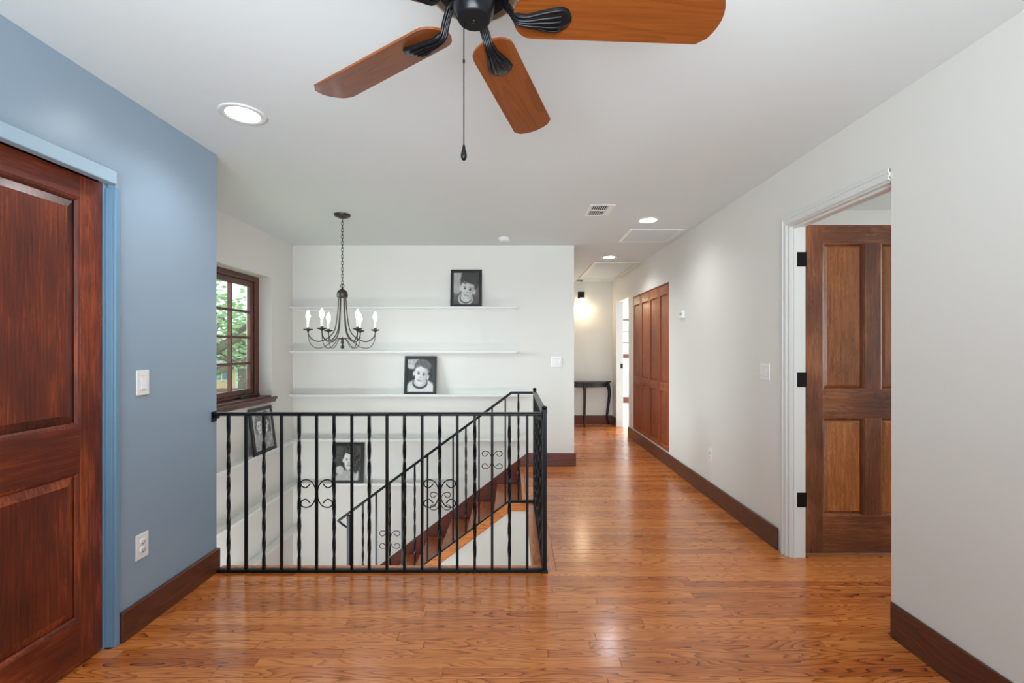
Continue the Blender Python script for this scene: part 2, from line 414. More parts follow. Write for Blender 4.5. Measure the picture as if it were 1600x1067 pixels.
# baseboards
def baseboard(name, x0, x1, y0, y1, h, m, label):
    mb = MB(); mb.box(x0, x1, y0, y1, 0, h); o = struct(name, mb, m, label, 'baseboard', .005)
    return o
baseboard('baseboard_left', XL+.001, XL+.025, 2.006, 2.676, .133, M['base_y'], 'dark brown baseboard along the blue wall')
baseboard('baseboard_near_right', XN-.012, XN-.001, YB, 2.058, .160, M['base_y'], 'dark brown baseboard of the nearest right wall')
b = MB(); b.box(XR-.02, XR-.001, 2.937, HY0-.015, 0, .1425); b.box(XR-.02, XR-.001, HY1+.01, YH-.02, 0, .1425)
struct('baseboard_right', b, M['base_y'], 'dark brown baseboard along the hall and under the closet doors', 'baseboard', .005)
b = MB(); b.box(.15, XHALL+.02, YF-.02, YF-.001, .001, .142); b.box(XHALL+.001, XHALL+.02, YF-.001, YH-.02, 0, .142)
struct('baseboard_back', b, M['base_x'], 'red-brown baseboard below the ledge wall at the top of the stair', 'baseboard', .004)
b = MB(); b.box(XHALL+.02, XR-.001, YH-.02, YH-.001, 0, .142)
struct('baseboard_end', b, M['base_x'], 'dark baseboard behind the table at the hall end', 'baseboard', .004)

# ------------------------------------------------------------------ panelled doors
def panel(mb, u0, u1, z0, z1, d0, d1, field, plane):
    """raised panel: d0 = depth of the edge, d1 = depth of the raised field (0 = face)"""
    def P(u, z, d): return plane(u, d, z)
    o = [(u0, z0), (u1, z0), (u1, z1), (u0, z1)]; f = field
    i = [(u0+f, z0+f), (u1-f, z0+f), (u1-f, z1-f), (u0+f, z1-f)]
    k = [(u0+f*.25, z0+f*.25), (u1-f*.25, z0+f*.25), (u1-f*.25, z1-f*.25), (u0+f*.25, z1-f*.25)]
    mb.loft([[P(a, c, .028) for a, c in o], [P(a, c, d0) for a, c in o], [P(a, c, d0+.003) for a, c in k], [P(a, c, d1) for a, c in i]], True, True, False)
def moulding(mb, u0, u1, z0, z1, plane, s=.012, d=.010):
    """sloping bead round a panel opening"""
    a = [(u0, z0), (u1, z0), (u1, z1), (u0, z1)]; c = [(u0+s, z0+s), (u1-s, z0+s), (u1-s, z1-s), (u0+s, z1-s)]
    e = [(u0+s*.5, z0+s*.5), (u1-s*.5, z0+s*.5), (u1-s*.5, z1-s*.5), (u0+s*.5, z1-s*.5)]
    mb.loft([[plane(p, .001, q) for p, q in a], [plane(p, .003, q) for p, q in e], [plane(p, d, q) for p, q in c]], True, False, False)
def panel_door(root, plane, W, H, stile, zs, cols, mull, mv, mh, mp, thick=.035, z0=.01, mould=.014, field=.03, d0=.012, d1=.004):
    """plane(u, depth, z) -> xyz; zs = list of (panel bottom, panel top); cols = number of panel columns"""
    def bx(name, u0, u1, za, zb, m, par=root):
        mb = MB(); c = [plane(u, d, z) for z in (za, zb) for u in (u0, u1) for d in (0, thick)]
        xs, ys, zz = zip(*c); cx, cy, cz = (min(xs)+max(xs))/2, (min(ys)+max(ys))/2, (min(zz)+max(zz))/2
        mb.box(min(xs)-cx, max(xs)-cx, min(ys)-cy, max(ys)-cy, min(zz)-cz, max(zz)-cz)
        return part(name, mb, m, par, bev=.002, loc=(cx, cy, cz))
    bx('stile', 0, stile, z0, H, mv); bx('stile', W-stile, W, z0, H, mv)
    edges = [z0] + [z for p in zs for z in p] + [H]
    for i in range(0, len(edges), 2): bx('rail', stile, W-stile, edges[i], edges[i+1], mh)
    pw = (W-2*stile-(cols-1)*mull)/cols
    for za, zb in zs:
        for c in range(cols):
            u0 = stile + c*(pw+mull)
            if c: bx('mullion', u0-mull, u0, za, zb, mv)
            mb = MB(); panel(mb, u0, u0+pw, za, zb, d0, d1, field, plane); p = part('panel', mb, mp, root)
            mb = MB(); moulding(mb, u0, u0+pw, za, zb, plane, mould, d0*.9); part('bead', mb, mv, p)

# sliding door in the blue wall
d1 = thing('door_1', (0, 0, 0), 'dark mahogany two-panel door in the blue wall at left', 'door', kind='structure')
XD = -1.772; W1 = .83
panel_door(d1, lambda u, d, z: (XD-d, 1.964-u, z), W1, 2.013, .10, [(.194, .801), (.985, 1.919)], 1, .1, M['door_v'], M['door_h'], M['door_v'], .038, .012, .016, .05)
b = MB(); b.box(XL-.12, XL-.028, DY1-.028, DY1-.012, 0, DZ-.002); b.box(XL-.046, XL-.030, DY1-.012, DY1-.001, 0, DZ-.002)
part('jamb', b, M['blue_trim'], d1, 'blue painted jamb', .002)
b = MB(); b.box(XL+.001, XL+.014, DY1-.014, DY1+.010, 0, 2.003); b.box(XL-.03, XL+.001, DY1-.014, DY1-.001, 0, 2.003)
part('casing', b, M['blue_trim'], d1, 'blue painted casing strip', .003)
b = MB(); b.box(XL+.001, XL+.042, 1.0, 1.958, 2.006, 2.062)
part('header', b, M['blue_header'], d1, 'blue painted header board', .004)
b = MB(); b.box(XD-.03, XD-.005, 1.12, 1.95, 2.018, 2.033)
part('track', b, M['black_metal'], d1)
# open bedroom door, hinged on the far jamb
d2 = thing('door_2', (0, 0, 0), 'open brown four-panel door standing in the bedroom doorway', 'door', kind='structure')
panel_door(d2, lambda u, d, z: (1.830+u, 2.874+d, z), .885, 2.082, .127, [(.245, .862), (1.042, 1.968)], 2, .105, M['alder_v'], M['alder_h'], M['alder_p'], .036, .01, .014, .03, .016, .006)
for z in (.36, 1.107, 1.856):
    b = MB(); b.box(1.768, 1.822, RY1-.016, RY1-.0125, z-.045, z+.045); b.tube([(1.826, RY1+.014, z-.048), (1.826, RY1+.014, z+.048)], .008, 8)
    b.box(1.822, 1.827, RY1-.015, RY1+.014, z-.045, z+.045); b.box(1.826, 1.8295, RY1+.014, RY1+.05, z-.045, z+.045)
    part('hinge', b, M['black_metal'], d2, 'black butt hinge')
b = MB(); b.box(XR+.002, T1, RY1-.012, RY1-.0005, 0, RZ-.012); b.box(XR+.04, T1, RY0, RY0+.012, 0, RZ-.012); b.box(XR+.002, T1, RY0, RY1-.0005, RZ-.012, RZ-.0005)
b.box(XR+.028, XR+.044, RY1-.022, RY1-.012, 0, RZ-.022); b.box(XR+.028, XR+.044, RY0+.012, RY1-.012, RZ-.024, RZ-.012)
part('jamb', b, M['white_trim'], d2, 'white painted jamb and stop')
b = MB()
for (wd, th, o) in ((.048, .009, 0), (.014, .014, .034), (.008, .012, .004)):
    b.box(XR-th, XR-.0005, RY1+o-.004, RY1+o+wd, 0, RZ+o+wd); b.box(XR-th, XR-.0005, 2.066, RY1+o-.004, RZ+o-.004, RZ+o+wd)
part('casing', b, M['white_trim'], d2, 'white painted moulded casing', .002)
# bifold closet doors
d3 = thing('door_3', (0, 0, 0), 'reddish wooden bifold closet doors on the right of the hall', 'door', kind='structure')
LW = (CY1-CY0-.012)/4
for i in range(4):
    yb = CY0+.003+i*(LW+.002); tilt = .006 if i % 2 else -.006
    leaf = MB(); leaf.box(XR+.026, XR+.03, yb, yb+LW, CZ0+.008, 2.02); lf = part('door_leaf', leaf, M['bifold_v'], d3)
    pl = lambda u, d, z, yb=yb: (XR+.008+d*.8, yb+u, z)
    def bx(name, u0, u1, za, zb, m):
        mb = MB(); mb.box(-.009, .009, -(u1-u0)/2, (u1-u0)/2, -(zb-za)/2, (zb-za)/2)
        return part(name, mb, m, lf, bev=.002, loc=(XR+.017, yb+(u0+u1)/2, (za+zb)/2))
    s = .052
    bx('stile', 0, s, CZ0+.008, 2.02, M['bifold_v']); bx('stile', LW-s, LW, CZ0+.008, 2.02, M['bifold_v'])
    for za, zb in ((CZ0+.008, .20), (.808, .905), (1.91, 2.02)): bx('rail', s, LW-s, za, zb, M['bifold_h'])
    for za, zb in ((.20, .808), (.905, 1.91)):
        mb = MB(); panel(mb, s, LW-s, za, zb, .014, .009, .022, pl); part('panel', mb, M['bifold_v'], lf)
b = MB(); b.box(XR+.004, XR+.03, CY0+.001, CY1-.001, 2.023, CZ1-.001)
part('track', b, M['bifold_h'], d3)
# cased opening at the end of the hall
d4 = thing('door_4', (0, 0, 0), 'white doorway at the end of the hall right wall', 'door', kind='structure')
b = MB(); b.box(XR+.002, T1, HY1-.012, HY1-.0005, 0, HZ-.012); b.box(XR+.002, T1, HY0+.0005, HY0+.012, 0, HZ-.012); b.box(XR+.002, T1, HY0+.0005, HY1-.0005, HZ-.012, HZ-.0005)
b.box(XR-.008, XR+.002, HY1-.012, HY1+.008, 0, HZ+.0); 
part('jamb', b, M['white_trim'], d4, 'white painted jamb')
b = MB(); b.box(XR+.06, XR+.10, HY1-.0155, HY1-.012, .97, 1.045)
part('strike_plate', b, M['black_metal'], d4, 'black strike plate')

# end bedroom window
w2 = thing('window_2', (0, 0, 0), 'bright window with dark bars seen through the hall doorway', 'window', kind='structure')
b = MB(); x0, x1, z0, z1 = BW
b.box(x0+.001, x1-.001, BY-.02, BY+.05, z0+.001, z0+.09); b.box(x0+.001, x1-.001, BY-.01, BY+.05, z1-.05, z1-.001)
b.box(x0+.001, x0+.05, BY-.01, BY+.05, z0+.09, z1-.05); b.box(x1-.05, x1-.001, BY-.01, BY+.05, z0+.09, z1-.05)
part('window_frame', b, M['win_wood'], w2)
for k in (1, 2):
    z = z0+.09+(z1-z0-.14)*k/3; b = MB(); b.box(x0+.05, x1-.05, BY, BY+.03, z-.012, z+.012); part('glazing_bar', b, M['win_wood'], w2)
b = MB(); b.box(x0+.05, x1-.05, BY+.012, BY+.016, z0+.09, z1-.05); part('pane', b, M['glass'], w2)

# ------------------------------------------------------------------ stairwell window
w1 = thing('window_1', (0, 0, 0), 'brown wooden casement window in the stairwell with gridded panes', 'window', kind='structure')
FX = XS-.125                       # room face of the frame
b = MB(); e = .001
b.box(FX-.06, FX, WY0+e, WY0+.075, WZ0+.03, WZ1-e); b.box(FX-.06, FX, WY1-.075, WY1-e, WZ0+.03, WZ1-e)
b.box(FX-.06, FX, WY0+.075, WY1-.075, WZ1-.055, WZ1-e); b.box(FX-.06, FX, WY0+.075, WY1-.075, WZ0+.03, WZ0+.055)
part('window_frame', b, M['win_wood'], w1, bev=.006)
b = MB(); b.box(FX-.06, XS-.0005, WY0+e, WY1-e, WZ0+.0005, WZ0+.03)
b.box(XS+.0005, XS+.036, WY0-.05, WY1+.05, WZ0-.012, WZ0+.014); b.box(XS+.0005, XS+.026, WY0-.04, WY1+.04, WZ0-.036, WZ0-.012)
part('sill', b, M['win_wood_y'], w1, bev=.004)
mid = (WY0+WY1)/2
for (ya, yb) in ((WY0+.077, mid-.002), (mid+.002, WY1-.077)):
    sash = MB(); st = .058; za, zb = WZ0+.057, WZ1-.057; X0, X1 = FX-.05, FX-.012
    sash.box(X0, X1, ya, ya+st, za, zb); sash.box(X0, X1, yb-st, yb, za, zb)
    sash.box(X0, X1, ya+st, yb-st, za, za+.05); sash.box(X0, X1, ya+st, yb-st, zb-.05, zb)
    s = part('sash', sash, M['win_wood'], w1, bev=.004)
    gz0, gz1 = za+.05, zb-.05; gy0, gy1 = ya+st, yb-st; gm = (gy0+gy1)/2
    b = MB(); b.box(X0+.004, X1-.002, gm-.011, gm+.011, gz0, gz1); part('glazing_bar', b, M['win_wood'], s)
    for k in (1, 2, 3):
        z = gz0+(gz1-gz0)*k/4; b = MB(); b.box(X0+.004, X1-.002, gy0, gm-.011, z-.011, z+.011); b.box(X0+.004, X1-.002, gm+.011, gy1, z-.011, z+.011)
        part('glazing_bar', b, M['win_wood_y'], s)
    for k in range(4):
        z, zz = gz0+(gz1-gz0)*k/4, gz0+(gz1-gz0)*(k+1)/4
        for (p, q) in ((gy0, gm-.011), (gm+.011, gy1)):
            b = MB(); b.box(X0+.016, X0+.02, p, q, z, zz); part('pane', b, M['glass'], s)
# crank handle on the sill and latch on the meeting stile
b = MB(); b.box(FX+.004, FX+.04, 4.22, 4.36, WZ0+.031, WZ0+.045)
b.tube(catmull([(FX+.03, 4.30, WZ0+.045), (FX+.045, 4.33, WZ0+.06), (FX+.06, 4.40, WZ0+.052), (FX+.065, 4.47, WZ0+.046)], 4), .007, 8)
b.lathe([(.004, 0), (.010, .004), (.010, .014), (.004, .018)], 10, (FX+.065, 4.47, WZ0+.044))
part('crank_handle', b, M['chand'], w1, 'dark metal crank handle lying on the sill', .002)
b = MB(); b.box(FX-.012, FX-.004, mid+.012, mid+.034, 1.57, 1.66); b.tube([(FX-.004, mid+.023, 1.63), (FX+.018, mid+.03, 1.625), (FX+.022, mid+.10, 1.60)], .006, 8)
part('latch', b, M['black_metal'], w1, 'black window latch')

# ------------------------------------------------------------------ picture ledges
LZ = [1.748, 1.266, .79, .305, -.18]
ends = [.045, .045, .045, .045, -.64]
names = ['topmost', 'second highest', 'middle', 'fourth', 'lowest']
what = ['holding the photo of the dark-topped boy', 'empty, behind the chandelier bulbs', 'holding the photo of the white-shirted boy', 'empty, above the girl portrait', 'holding the portrait of the girl']
for z, xe, nm, wt in zip(LZ, ends, names, what):
    b = MB(); b.box(XS+.001, xe, YF-.09, YF-.001, -.014, 0); b.box(XS+.001, xe, YF-.09, YF-.078, 0, .009)
    b.box(XS+.001, xe-.01, YF-.03, YF-.001, -.034, -.014)
    o = link('picture_ledge', b.mesh('picture_ledge'), M['shelf']); o.location = (0, 0, z); bevel(o, .002)
    tag(o, 'white wall ledge, %s on the far wall, %s' % (nm, wt), 'shelf', 'white picture ledges on the far wall')
for z, lab in zip((.305, -.18, -.66), ('holding the portrait below the window', 'middle of the three on the window wall', 'lowest of the three on the window wall')):
    b = MB(); b.box(XS+.001, XS+.10, 2.75, YF-(.095 if z > -.5 else .002), -.014, 0); b.box(XS+.088, XS+.10, 2.75, YF-(.095 if z > -.5 else .002), 0, .009)
    b.box(XS+.001, XS+.03, 2.76, YF-.095, -.034, -.014)
    o = link('picture_ledge', b.mesh('picture_ledge'), M['shelf']); o.location = (0, 0, z); bevel(o, .002)
    tag(o, 'white narrow ledge on the stairwell side wall, ' + lab, 'shelf', 'white picture ledges on the window wall')

# ------------------------------------------------------------------ staircase
RUN, RISE, NX = .2525, .193, .078
st = thing('staircase', (0, 0, 0), 'oak stair going down to the left beside the ledge wall', 'stairs')
YA, YC = WELL_B+.035, YF-.022
board('nosing_board', NX, WELL_R, YA, YC, -.03, 0, M['oak_y'], st)
n = 6
for k in range(1, n+1):
    xn = NX-RUN*k; z = -RISE*k
    if k < n: board('tread', xn, xn+RUN+.02, YA, YC, z-.028, z, M['tread'], st, .006)
    board('riser', xn+RUN+.022, xn+RUN+.038, YA, YC, z+.0005, z+RISE-.0285, M['tread'], st, 0)
ZL = -RISE*n
b = MB(); b.box(XS+.002, NX-RUN*(n-1)+.02, 2.69, YC, ZL-.2, ZL); part('landing', b, M['tread'], st)
b = MB(); sl = .764
def skz(x, o): return -.186+sl*(x+.174)+o
b.prism([(.15, .142), (.131, .119+.005), (-1.47, skz(-1.47, .085)), (-1.47, skz(-1.47, -.30)), (.15, skz(.15, -.30))], YF-.0215, YF-.001, 'XZ')
part('wall_skirt', b, M['base_x'], st, 'dark red-brown skirting rising along the wall')
# outer string: capped curb with a white wall under it
def cz(x, o=0): return -.002+.7425*(min(x, -.03)+.03)+o
xb = -1.46
b = MB(); b.sweep([(xb, WELL_B+.008, cz(xb, -.035)), (-.03, WELL_B+.008, -.037), (WELL_R, WELL_B+.008, -.037)], [(-.026, .035), (.026, .035), (.026, -.035), (-.026, -.035)])
part('string_board', b, M['oak'], st, 'oak string board under the sloping railing', .004)
b = MB(); b.prism([(xb, cz(xb, -.076)), (-.03, -.078), (.16, -.078), (.16, LOW), (xb, LOW)], WELL_B+.004, WELL_B+.03, 'XZ')
part('string_wall', b, M['wall'], st, 'white painted wall under the stair')
for k in range(1, 8):
    xn = NX-RUN*(n-1)+.03+RUN*(k-1); z = ZL-RISE*k
    board('tread', xn, xn+RUN, 2.76, WELL_B-.01, z-.03, z, M['tread'], st, .005)

# ------------------------------------------------------------------ iron railing
rl = thing('stair_railing', (0, 0, 0), 'black wrought iron railing with twisted bars and scrolls round the stairwell', 'railing')
RX, RF = .183, 2.65
def bar_mesh(h, twisted):
    mb = MB(); a = .0072
    if not twisted: mb.box(-a, a, -a, a, 0, h)
    else:
        rings = []; N = 30
        for i in range(N+1):
            t = i/N; ang = PI/4 + max(0, min(1, (t-.06)/.88))*PI*3.5; r = .0105
            rings.append([(r*math.cos(ang+q*PI/2), r*math.sin(ang+q*PI/2), h*t) for q in range(4)])
        mb.loft(rings, True, True, False)
    me = mb.mesh('twisted_baluster' if twisted else 'plain_baluster'); me.materials.append(M['iron']); return me
H1 = .912-.018
bm = {(t, 1): bar_mesh(H1, t) for t in (True, False)}
def scroll_mesh():
    mb = MB(); q = .00112
    half = [(33, 50), (55, 30), (75, 37), (82, 52), (75, 66), (55, 72), (30, 64), (12, 40), (6, 18), (6, 0)]
    pts = half + [(x, -z) for x, z in reversed(half[:-1])]
    for sx in (1, -1):
        mb.tube([(p.x*q*sx, 0, p.z*q) for p in catmull([(x, 0, z) for x, z in pts], 5)], .0036, 6)
    me = mb.mesh('scroll'); me.materials.append(M['iron']); return me
SCR = scroll_mesh()
prof = [(-.018, -.006), (-.018, .004), (-.012, .010), (.012, .010), (.018, .004), (.018, -.006), (.012, -.010), (-.012, -.010)]
bprof = [(-.013, -.008), (-.013, .008), (.013, .008), (.013, -.008)]
def rail(name, path, pr): b = MB(); b.sweep(path, pr); return part(name, b, M['iron'], rl)
rail('handrail', [(XL+.012, RF, .920), (RX-.0135, RF, .920)], prof)
rail('handrail', [(RX, RF+.0135, .930), (RX, WELL_B-.0135, .930)], prof)
rail('handrail', [(RX-.0135, WELL_B, .926), (-.014, WELL_B, .926), (-1.478, WELL_B, -.158)], prof)
b = MB(); b.tube([(-1.472, WELL_B, -.160), (-1.440, WELL_B, -.190), (-1.404, WELL_B, -.212)], .009, 8); part('rail_return', b, M['iron'], rl)
rail('bottom_rail', [(XL+.002, RF, .010), (RX-.0135, RF, .010)], bprof)
rail('bottom_rail', [(RX, RF+.0135, .010), (RX, WELL_B-.0135, .010)], bprof)
rail('bottom_rail', [(RX-.0135, WELL_B, .010), (-.03, WELL_B, .010), (-1.376, WELL_B, .010-1.346*.7425)], bprof)
def post(x, y, z0, z1, cap=True):
    b = MB(); a = .0128; b.box(x-a, x+a, y-a, y+a, z0, z1)
    if cap:
        b.box(x-.017, x+.017, y-.017, y+.017, z1, z1+.006)
        b.lathe([(.012, .006), (.017, .010), (.017, .015), (.010, .021), (.002, .023)], 12, (x, y, z1))
        b.box(x-.02, x+.02, y-.018, y+.018, z0, z0+.012)
    part('post', b, M['iron'], rl, bev=.002)
post(RX, RF, 0, .945); post(RX, WELL_B, 0, .945); post(-1.39, WELL_B, ZL, -.108, False)
b = MB(); b.box(XL+.0005, XL+.006, RF-.022, RF+.022, .875, .935); b.box(XL+.006, XL+.03, RF-.012, RF+.012, .895, .911)
part('wall_bracket', b, M['iron'], rl, 'black bracket fixing the rail to the blue wall', .002)
b = MB(); b.box(RX-.045, RX-.0135, RF-.008, RF+.008, .885, .910); part('rail_clip', b, M['iron'], rl, bev=.002)
k = 0; sc = 711.1/RF
for px in [357, 384.5, 412.3, 440, 467.5, 494.7, 522, 549.8, 577, 604.7, 632, 659.6, 687, 714.6, 741.8, 769, 796, 823.7]:
    x = (px-801.5)/sc; link('baluster', bm[(k % 2 == 0, 1)], None, rl, (x, RF, .018))
    if k in (5, 12): link('scroll', SCR, None, rl, (x, RF, .457))
    k += 1
for i in range(11):
    link('baluster', bm[(i % 2 == 0, 1)], None, rl, (RX, RF+.1+i*.1, .018))
sc = 711.1/WELL_B
for i, px in enumerate([567, 588, 609, 628.5, 648, 668, 688, 708, 728, 748.5, 769, 789.6, 810]):
    x = (px-801.5)/sc; zt = .926+.7425*(min(x, -.014)+.014); zb = .010+.7425*(min(x, -.03)+.03)
    o = link('baluster', bm[(i % 2 == 0, 1)], None, rl, (x, WELL_B, zb+.008)); o.scale = (.9, .9, (zt-zb-.016)/H1)
    if i in (2, 6, 10): link('scroll', SCR, None, rl, (x, WELL_B, {2: -.317, 6: .008, 10: .357}[i])).scale = (.93, .93, .93)

# ------------------------------------------------------------------ ceiling fan
FXc, FYc, FZ = -.100, 1.165, 2.155
fan = thing('ceiling_fan', (FXc, FYc, FZ), 'dark bronze ceiling fan with brown wooden blades and a pull chain', 'ceiling fan')
DZc = CEIL-FZ
b = MB(); b.lathe([(.012, DZc-.06), (.05, DZc-.055), (.075, DZc-.02), (.078, DZc-.001)], 28); part('canopy', b, M['bronze'], fan)
b = MB(); b.lathe([(.014, .18), (.014, DZc-.055)], 14); part('downrod', b, M['bronze'], fan)
b = MB(); b.lathe([(.02, .185), (.085, .178), (.122, .155), (.130, .125), (.128, .095), (.114, .066), (.09, .060), (.05, .058)], 36); part('motor_housing', b, M['bronze'], fan)
b = MB(); b.lathe([(.113, .0665), (.118, .0655), (.110, .0605), (.104, .061)], 36); part('trim_ring', b, simple('brass_ring', srgb(150, 140, 118), .3, .7), fan, 'pale metal ring under the motor')
b = MB(); b.lathe([(.050, .059), (.0535, .048), (.0535, .030), (.0505, .008), (.0435, -.007), (.0395, -.013), (.0380, -.0135)], 32)
b.lathe([(.0055, -.0135), (.0055, -.016), (.002, -.017)], 10); part('switch_housing', b, M['bronze'], fan, 'black cup under the motor')
def blade_mesh():
    mb = MB(); r0, r1 = .100, .640; w0, w1 = .062, .0735; out = []
    N = 10
    for i in range(N+1):                                    # rounded root
        a = PI/2 + PI*i/N; out.append((r0+.05+.05*math.cos(a), .0 + w0*math.sin(a)*(1 if True else 1)))
    for i in range(9):                                      # curved tip
        t = -1+2*i/8; out.append((r1-.028*t*t - (.012 if abs(t) > .98 else 0), w1*t*(.985 if abs(t) > .98 else 1)))
    n = len(out); lo = [(x, y, -.003) for x, y in out]; hi = [(x, y, .003) for x, y in out]
    mb.add(lo+hi, [tuple(range(n)), tuple(range(2*n-1, n-1, -1))]+[(i, (i+1) % n, (i+1) % n+n, i+n) for i in range(n)])
    me = mb.mesh('blade'); me.materials.append(M['blade']); return me
def bracket_mesh():
    mb = MB()
    stn = [(.050, .060, .011, .010), (.072, .050, .011, .010), (.092, .022, .012, .010), (.108, -.006, .013, .009), (.135, -.014, .017, .008), (.17, -.013, .027, .007), (.20, -.013, .035, .006), (.222, -.010, .036, .005), (.240, -.008, .027, .004), (.250, -.007, .008, .003)]
    rings = []
    for r, z, wd, th in stn:
        rings.append([(r, -wd, z+th*.4), (r, -wd*.7, z-th*.4), (r, -wd*.3, z-th), (r, wd*.3, z-th), (r, wd*.7, z-th*.4), (r, wd, z+th*.4), (r, wd*.5, z+th*.6), (r, -wd*.5, z+th*.6)])
    mb.loft(rings, True, True, True)
    for q in (-.8, -.4, 0, .4, .8):                          # raised flutes
        P = [(r, q*wd, z-th*(1.05 if abs(q) < .5 else .45)) for r, z, wd, th in stn[1:8]]
        mb.tube(catmull(P, 3), .0032, 6)
    me = mb.mesh('blade_bracket'); me.materials.append(M['bronze']); return me
BL, BR = blade_mesh(), bracket_mesh()
for i in range(5):
    a = math.radians(90-(16.8+72*(i-1)))
    bo = link('blade', BL, None, fan, (0, 0, 0)); bo.rotation_euler = (math.radians(-12), 0, a)
    bk = link('blade_bracket', BR, None, bo, (0, 0, 0)); bk['label'] = 'fluted dark bronze blade arm'
    bk.location = (0, 0, 0)
b = MB(); cx, cy = -.022, .006
b.tube([(cx, cy, -.010), (cx-.004, cy-.004, -.025), (cx-.004, cy-.004, -.33)], .0012, 6)
zz = -.03
while zz > -.33:
    b.lathe([(.0006, .002), (.0019, 0), (.0006, -.002)], 6, (cx-.004, cy-.004, zz)); zz -= .0048
b.lathe([(.001, .005), (.003, .003), (.003, -.003), (.001, -.005)], 8, (cx-.004, cy-.004, -.115))
ch = part('pull_chain', b, M['black_metal'], fan)
b = MB(); b.lathe([(.001, 0), (.003, -.003), (.0045, -.012), (.0078, -.026), (.0078, -.033), (.005, -.040), (.001, -.042)], 14, (cx-.004, cy-.004, -.328)); part('chain_fob', b, M['black_metal'], ch, 'black teardrop pull')

# ------------------------------------------------------------------ chandelier
CX, CY = -1.451, 3.87
chd = thing('chandelier', (CX, CY, 1.30), 'pewter candle chandelier with six lit bulbs hanging over the stairwell', 'chandelier')
Z = lambda z: z-1.30
b = MB(); b.lathe([(.008, Z(2.405)), (.03, Z(2.408)), (.062, Z(2.422)), (.068, Z(2.432)), (.068, Z(2.4385))], 28); part('canopy', b, M['chand'], chd)
b = MB(); zt = 2.405; i = 0
while zt > 1.845:
    L_ = .030; pts = []
    for j in range(17):
        a = 2*PI*j/16; u = .0085*math.sin(a); v = (.5*L_+.004)*math.cos(a)
        pts.append((u, 0, Z(zt-L_/2)+v) if i % 2 else (0, u, Z(zt-L_/2)+v))
    b.tube(pts, .0022, 5, False); zt -= L_*.93; i += 1
part('chain', b, M['chand'], chd)
b = MB()
b.tube([(.014*math.cos(2*PI*j/16), 0, Z(1.832)+.017*math.sin(2*PI*j/16)) for j in range(17)], .0032, 6, False)
b.lathe([(.004, Z(1.818)), (.008, Z(1.812)), (.010, Z(1.804)), (.028, Z(1.797)), (.042, Z(1.776)), (.046, Z(1.752)), (.042, Z(1.745)), (.046, Z(1.74)), (.040, Z(1.732)), (.01, Z(1.73))], 24)
part('hub', b, M['chand'], chd)
b = MB(); b.lathe([(.003, Z(1.40)), (.006, Z(1.385)), (.004, Z(1.375)), (.013, Z(1.362)), (.012, Z(1.345)), (.006, Z(1.333)), (.016, Z(1.318)), (.013, Z(1.303)), (.003, Z(1.297))], 16); part('finial', b, M['chand'], chd)
for k in range(6):
    a = math.radians(196+60*k); c, s = math.cos(a), math.sin(a)
    P = lambda r, z: (r*c, r*s, Z(z))
    b = MB()
    b.tube(catmull([P(.028, 1.735), P(.034, 1.64), P(.046, 1.53), P(.062, 1.455), P(.095, 1.405), P(.15, 1.368), P(.20, 1.36), P(.245, 1.385), P(.266, 1.42), P(.268, 1.45)], 5), .0048, 7)
    b.tube(catmull([P(.268, 1.425), P(.262, 1.37), P(.235, 1.32), P(.195, 1.302), P(.145, 1.312), P(.10, 1.345), P(.06, 1.378), P(.025, 1.388), P(.006, 1.372)], 5), .003, 6)
    arm = part('arm', b, M['chand'], chd)
    x, y = .268*c, .268*s
    b = MB(); b.lathe([(.006, Z(1.440)), (.012, Z(1.449)), (.034, Z(1.455)), (.039, Z(1.462)), (.038, Z(1.4635)), (.020, Z(1.459)), (.012, Z(1.462)), (.012, Z(1.475))], 18, (x, y, 0)); part('drip_cup', b, M['chand'], arm)
    b = MB(); b.lathe([(.0095, Z(1.462)), (.0095, Z(1.532)), (.006, Z(1.534))], 12, (x, y, 0)); part('candle_sleeve', b, M['candle'], arm, 'white candle sleeve')
    b = MB(); b.lathe([(.006, Z(1.534)), (.009, Z(1.541)), (.0155, Z(1.560)), (.0165, Z(1.574)), (.012, Z(1.596)), (.005, Z(1.614)), (.001, Z(1.62))], 14, (x, y, 0)); part('bulb', b, M['bulb'], arm, 'lit flame bulb')

# ------------------------------------------------------------------ recessed lights, vents, detectors
for (x, y, lab, pw) in ((-1.31, 2.208, 'round recessed ceiling light beside the blue wall', 26), (1.203, 4.045, 'round recessed ceiling light in front of the return grille', 22), (1.199, 5.683, 'round recessed ceiling light in front of the attic hatch', 40)):
    t = thing('downlight', (x, y, CEIL), lab, 'ceiling light', 'recessed ceiling lights')
    b = MB(); b.lathe([(.104, -.0005), (.105, -.004), (.098, -.007), (.078, -.006), (.074, -.001)], 40); part('trim_ring', b, M['white_trim'], t)
    b = MB(); b.lathe([(.073, -.001), (.072, -.0035), (.05, -.0065), (.001, -.0075)], 36); part('lens', b, M['lens'], t, 'lit frosted lens')
    spot('downlight_beam', (x, y, CEIL-.02), pw, math.radians(150), .9, .07)
